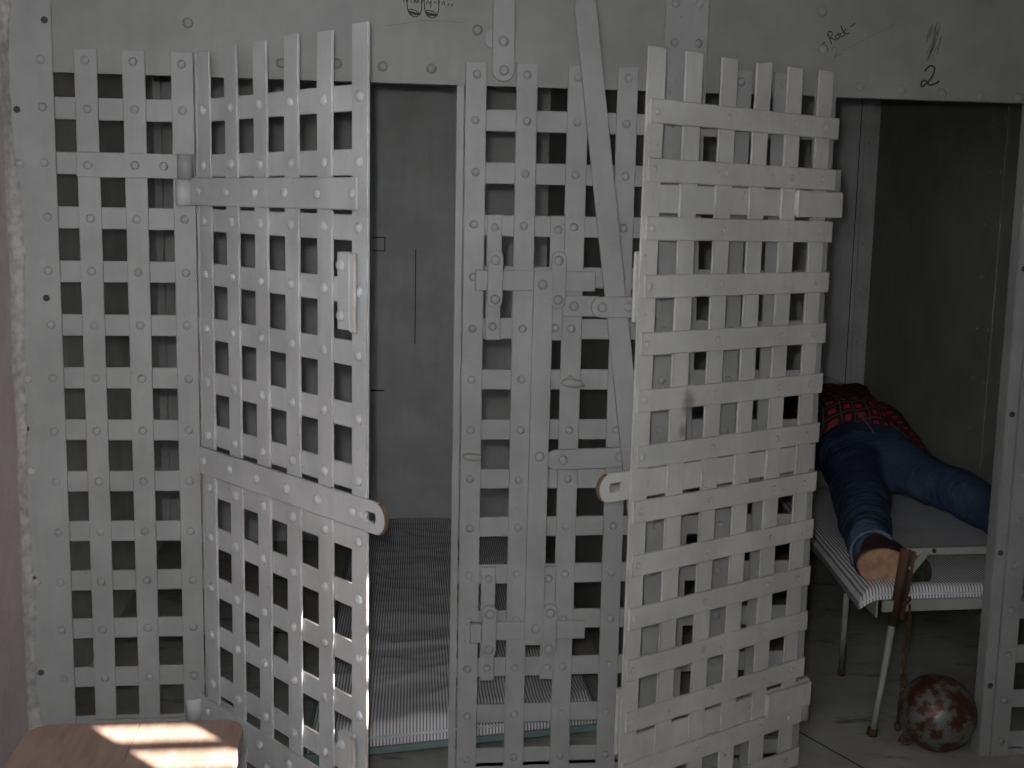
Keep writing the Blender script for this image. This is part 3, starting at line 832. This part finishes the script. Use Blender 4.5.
# face turned to the side: nose, ear and mouth on the head, hair over the back of it
hd = Vector((2.40, 2.08, .68))
link('ear', tube_me('ear', [hd + Vector((.01, .0, .085)), hd + Vector((.02, .012, .094)), hd + Vector((.0, .02, .09))], [.006, .012, .006], 8), M['skin'], pn)
bm = bmesh.new(); bmesh.ops.create_icosphere(bm, subdivisions=4, radius=.088)
for v in bm.verts:
    v.co = hd + Vector((v.co.x * .98, v.co.y * .9 + .02, v.co.z * .98 + .008)) + v.co.normalized() * .006 * noise.noise(v.co * 40)
for f in bm.faces: f.smooth = True
me = bpy.data.meshes.new('hair'); bm.to_mesh(me); bm.free(); link('hair', me, M['hair'], pn)

jv = [(2.268, 1.40, .612), (2.265, 1.27, .600), (2.180, 1.14, .570), (2.128, .98, .545), (2.075, .80, .540), (2.00, .58, .515), (1.945, .42, .498), (1.918, .345, .492),
      (2.345, 1.18, .575), (2.410, 1.04, .550), (2.468, .88, .535), (2.50, .72, .515), (2.505, .57, .492), (2.505, .50, .485)]
je = [(0, 1), (1, 2), (2, 3), (3, 4), (4, 5), (5, 6), (6, 7), (1, 8), (8, 9), (9, 10), (10, 11), (11, 12), (12, 13)]
jr = [(.185, .135), (.17, .135), (.105, .11), (.095, .10), (.097, .098), (.085, .085), (.075, .074), (.070, .070), (.10, .10), (.092, .092), (.09, .088), (.082, .080), (.076, .072), (.072, .070)]
jeans = skin_obj('jeans', jv, je, jr, M['denim'], pn, 3)
tx = bpy.data.textures.new('folds', 'CLOUDS'); tx.noise_scale = .11; tx.noise_depth = 2
dm = jeans.modifiers.new('Folds', 'DISPLACE'); dm.texture = tx; dm.strength = .030; dm.mid_level = .5; dm.texture_coords = 'GLOBAL'
link('seam', tube_me('seam', [(2.262, 1.36, .742), (2.263, 1.27, .731), (2.268, 1.19, .700), (2.272, 1.12, .655)], .0022, 6), M['thread'], jeans)
for c, ax in (((1.925, .338, .488), (-.2, -1, 0)), ((2.507, .494, .485), (.0, -1, 0))):
    d = Vector(ax).normalized(); u = d.cross(Vector((0, 0, 1))).normalized(); w = u.cross(d)
    link('hem', tube_me('hem', [Vector(c) + (u * math.cos(t) + w * math.sin(t)) * .066 for t in [2 * PI * k / 20 for k in range(20)]], .0065, 8, True), M['denimlt'], jeans)

sv = [(2.28, 1.44, .630), (2.31, 1.57, .655), (2.34, 1.72, .680), (2.36, 1.86, .690), (2.385, 1.98, .67),
      (2.20, 1.88, .65), (2.10, 1.74, .60), (2.055, 1.56, .53), (2.06, 1.46, .50),
      (2.49, 1.88, .67), (2.565, 1.72, .625), (2.585, 1.54, .555), (2.575, 1.37, .515)]
se = [(0, 1), (1, 2), (2, 3), (3, 4), (3, 5), (5, 6), (6, 7), (7, 8), (3, 9), (9, 10), (10, 11), (11, 12)]
sr = [(.205, .135), (.195, .13), (.19, .125), (.17, .11), (.09, .075), .085, .072, .055, .05, .085, .072, .055, .048]
shirt = skin_obj('plaid_shirt', sv, se, sr, M['plaid'], pn, 3)
dm = shirt.modifiers.new('Folds', 'DISPLACE'); dm.texture = tx; dm.strength = .035; dm.mid_level = .5; dm.texture_coords = 'GLOBAL'

def boot(cx, y, cz, ax, az, tilt, ms):
    """boot lying on its side with the sole facing the opening, toe to the left"""
    bt = None
    def ring(yy, x0, sx0, sx1, h0, h1, dz=0, n=28):
        out = []
        for k in range(n):
            t = 2 * PI * k / n; c, s = math.cos(t), math.sin(t)
            X = c * (sx1 if c > 0 else sx0)
            wx = 1 - .17 * math.exp(-((X - .035) / .035) ** 2)             # waist of the sole
            out.append((cx + x0 + X, yy, cz + dz + s * (h1 if s > 0 else h0) * wx))
        return out
    up = loft_me('boot', [ring(y + .012, 0, .100, .108, .052, .050), ring(y + .03, 0, .104, .110, .056, .054), ring(y + .06, .01, .095, .098, .054, .052),
                          ring(y + .085, .03, .082, .075, .052, .05), ring(y + .11, .055 + ax * .3, .062, .055, .05, .05, az * .5), ring(y + .16, .055 + ax, .050, .048, .046, .046, az), ring(y + .22, .05 + ax, .046, .046, .044, .044, az)])
    bt = link('boot', up, M['darkleather'], pn)
    so = loft_me('sole', [ring(y - .001, 0, .098, .106, .050, .048), ring(y, 0, .102, .110, .054, .052), ring(y + .012, 0, .102, .110, .054, .052)])
    for p in so.polygons: p.use_smooth = False
    tag(link('sole', so, M[ms], bt), 'tan leather sole' if ms == 'leather' else 'dark sole')
    hl = []
    for yy, q in ((y - .020, .9), (y - .017, 1), (y + .004, 1)):
        rr = []
        for k in range(20):
            t = -PI / 2 + PI * k / 19; rr.append((cx + .062 + .052 * math.cos(t) * q, yy, cz + .050 * math.sin(t) * q))
        rr += [(cx + .042, yy, cz + .042 * q), (cx + .038, yy, cz), (cx + .042, yy, cz - .042 * q)]
        hl.append(rr)
    h = loft_me('heel', hl)
    for p in h.polygons: p.use_smooth = False
    link('heel', h, M['rubber'], bt)
    bt.location = (0, 0, 0)
    return bt
b_ = boot(0, 0, 0, -.045, .02, 0, 'leather')
b_.scale = (1, 1, 1.1)
b_.location = (1.928, .215, .476); b_.rotation_euler = (0, math.radians(10), 0)
b_ = boot(0, 0, 0, -.045, .01, 0, 'rubber')
b_.location = (2.53, .38, .468); b_.rotation_euler = (0, math.radians(8), math.radians(6))

# pillow at the head end
bm = bmesh.new(); bmesh.ops.create_icosphere(bm, subdivisions=4, radius=1)
for v in bm.verts:
    x, y, z = v.co
    sx = math.copysign(abs(x) ** .6, x); sy = math.copysign(abs(y) ** .6, y)
    v.co = Vector((2.36 + sx * .22, 2.09 + sy * .09, .655 + z * .115 * (1 - .35 * max(abs(sx), abs(sy)) ** 3) + .006 * noise.noise(v.co * 5)))
for f in bm.faces: f.smooth = True
me = bpy.data.meshes.new('pillow'); bm.to_mesh(me); bm.free()
tag(link('pillow', me, M['pillow']), 'pale grey pillow at the far end of the cot, behind the plaid shirt', 'pillow')

# ---------------------------------------------------------------- camera
f_px, yaw, pitch, roll = 1200.99, .1181, .1484, .0203
fw = Vector((math.sin(yaw) * math.cos(pitch), math.cos(yaw) * math.cos(pitch), -math.sin(pitch)))
r0 = Vector((math.cos(yaw), -math.sin(yaw), 0)); u0 = r0.cross(fw)
rt = math.cos(roll) * r0 + math.sin(roll) * u0; up = -math.sin(roll) * r0 + math.cos(roll) * u0
cd = bpy.data.cameras.new('camera'); cam = bpy.data.objects.new('camera', cd); C.objects.link(cam)
cd.sensor_width = 36; cd.lens = 36 * f_px / 1024; cd.clip_start = .05
cpos = Vector((.4427, -2.9654, 1.564 - .0757))
cam.matrix_world = Matrix(((rt.x, up.x, -fw.x, cpos.x), (rt.y, up.y, -fw.y, cpos.y), (rt.z, up.z, -fw.z, cpos.z), (0, 0, 0, 1)))
bpy.context.scene.camera = cam

# ---------------------------------------------------------------- light
def lamp(name, kind, loc, target, energy, col=(1, 1, 1), **kw):
    ld = bpy.data.lights.new(name, kind); ld.energy = energy; ld.color = col
    for k, v in kw.items(): setattr(ld, k, v)
    o = bpy.data.objects.new(name, ld); C.objects.link(o); o.location = loc
    o.rotation_euler = (Vector(target) - Vector(loc)).to_track_quat('-Z', 'Y').to_euler()
    return o
# the camera's own small flash, just above and left of the lens
fp = cpos + up * .045 - rt * .03 + fw * .03
lamp('camera_flash', 'SPOT', fp, (.38, 0, 1.07), 74, (1, .99, .985), spot_size=math.radians(88), spot_blend=1, shadow_soft_size=.010)
# soft ambient fill added near the camera, not tied to any real source
lamp('ambient_fill', 'AREA', (.1, -3.0, 1.75), (.45, 0, .7), 20, (.93, .97, 1), shape='RECTANGLE', size=1.0, size_y=1.2)
d = Vector((-.5, .6, -.33))
sun = lamp('sun', 'SUN', (3, -5, 3), Vector((3, -5, 3)) + d, 60, (1, .93, .84), angle=math.radians(.25))

w = bpy.data.worlds.new('world'); bpy.context.scene.world = w; w.use_nodes = True
w.node_tree.nodes['Background'].inputs[0].default_value = (.6, .7, .85, 1); w.node_tree.nodes['Background'].inputs[1].default_value = .6
sc = bpy.context.scene
sc.view_settings.view_transform = 'Standard'; sc.view_settings.look = 'None'; sc.view_settings.gamma = 1; sc.view_settings.use_curve_mapping = False
sc.view_settings.exposure = 0
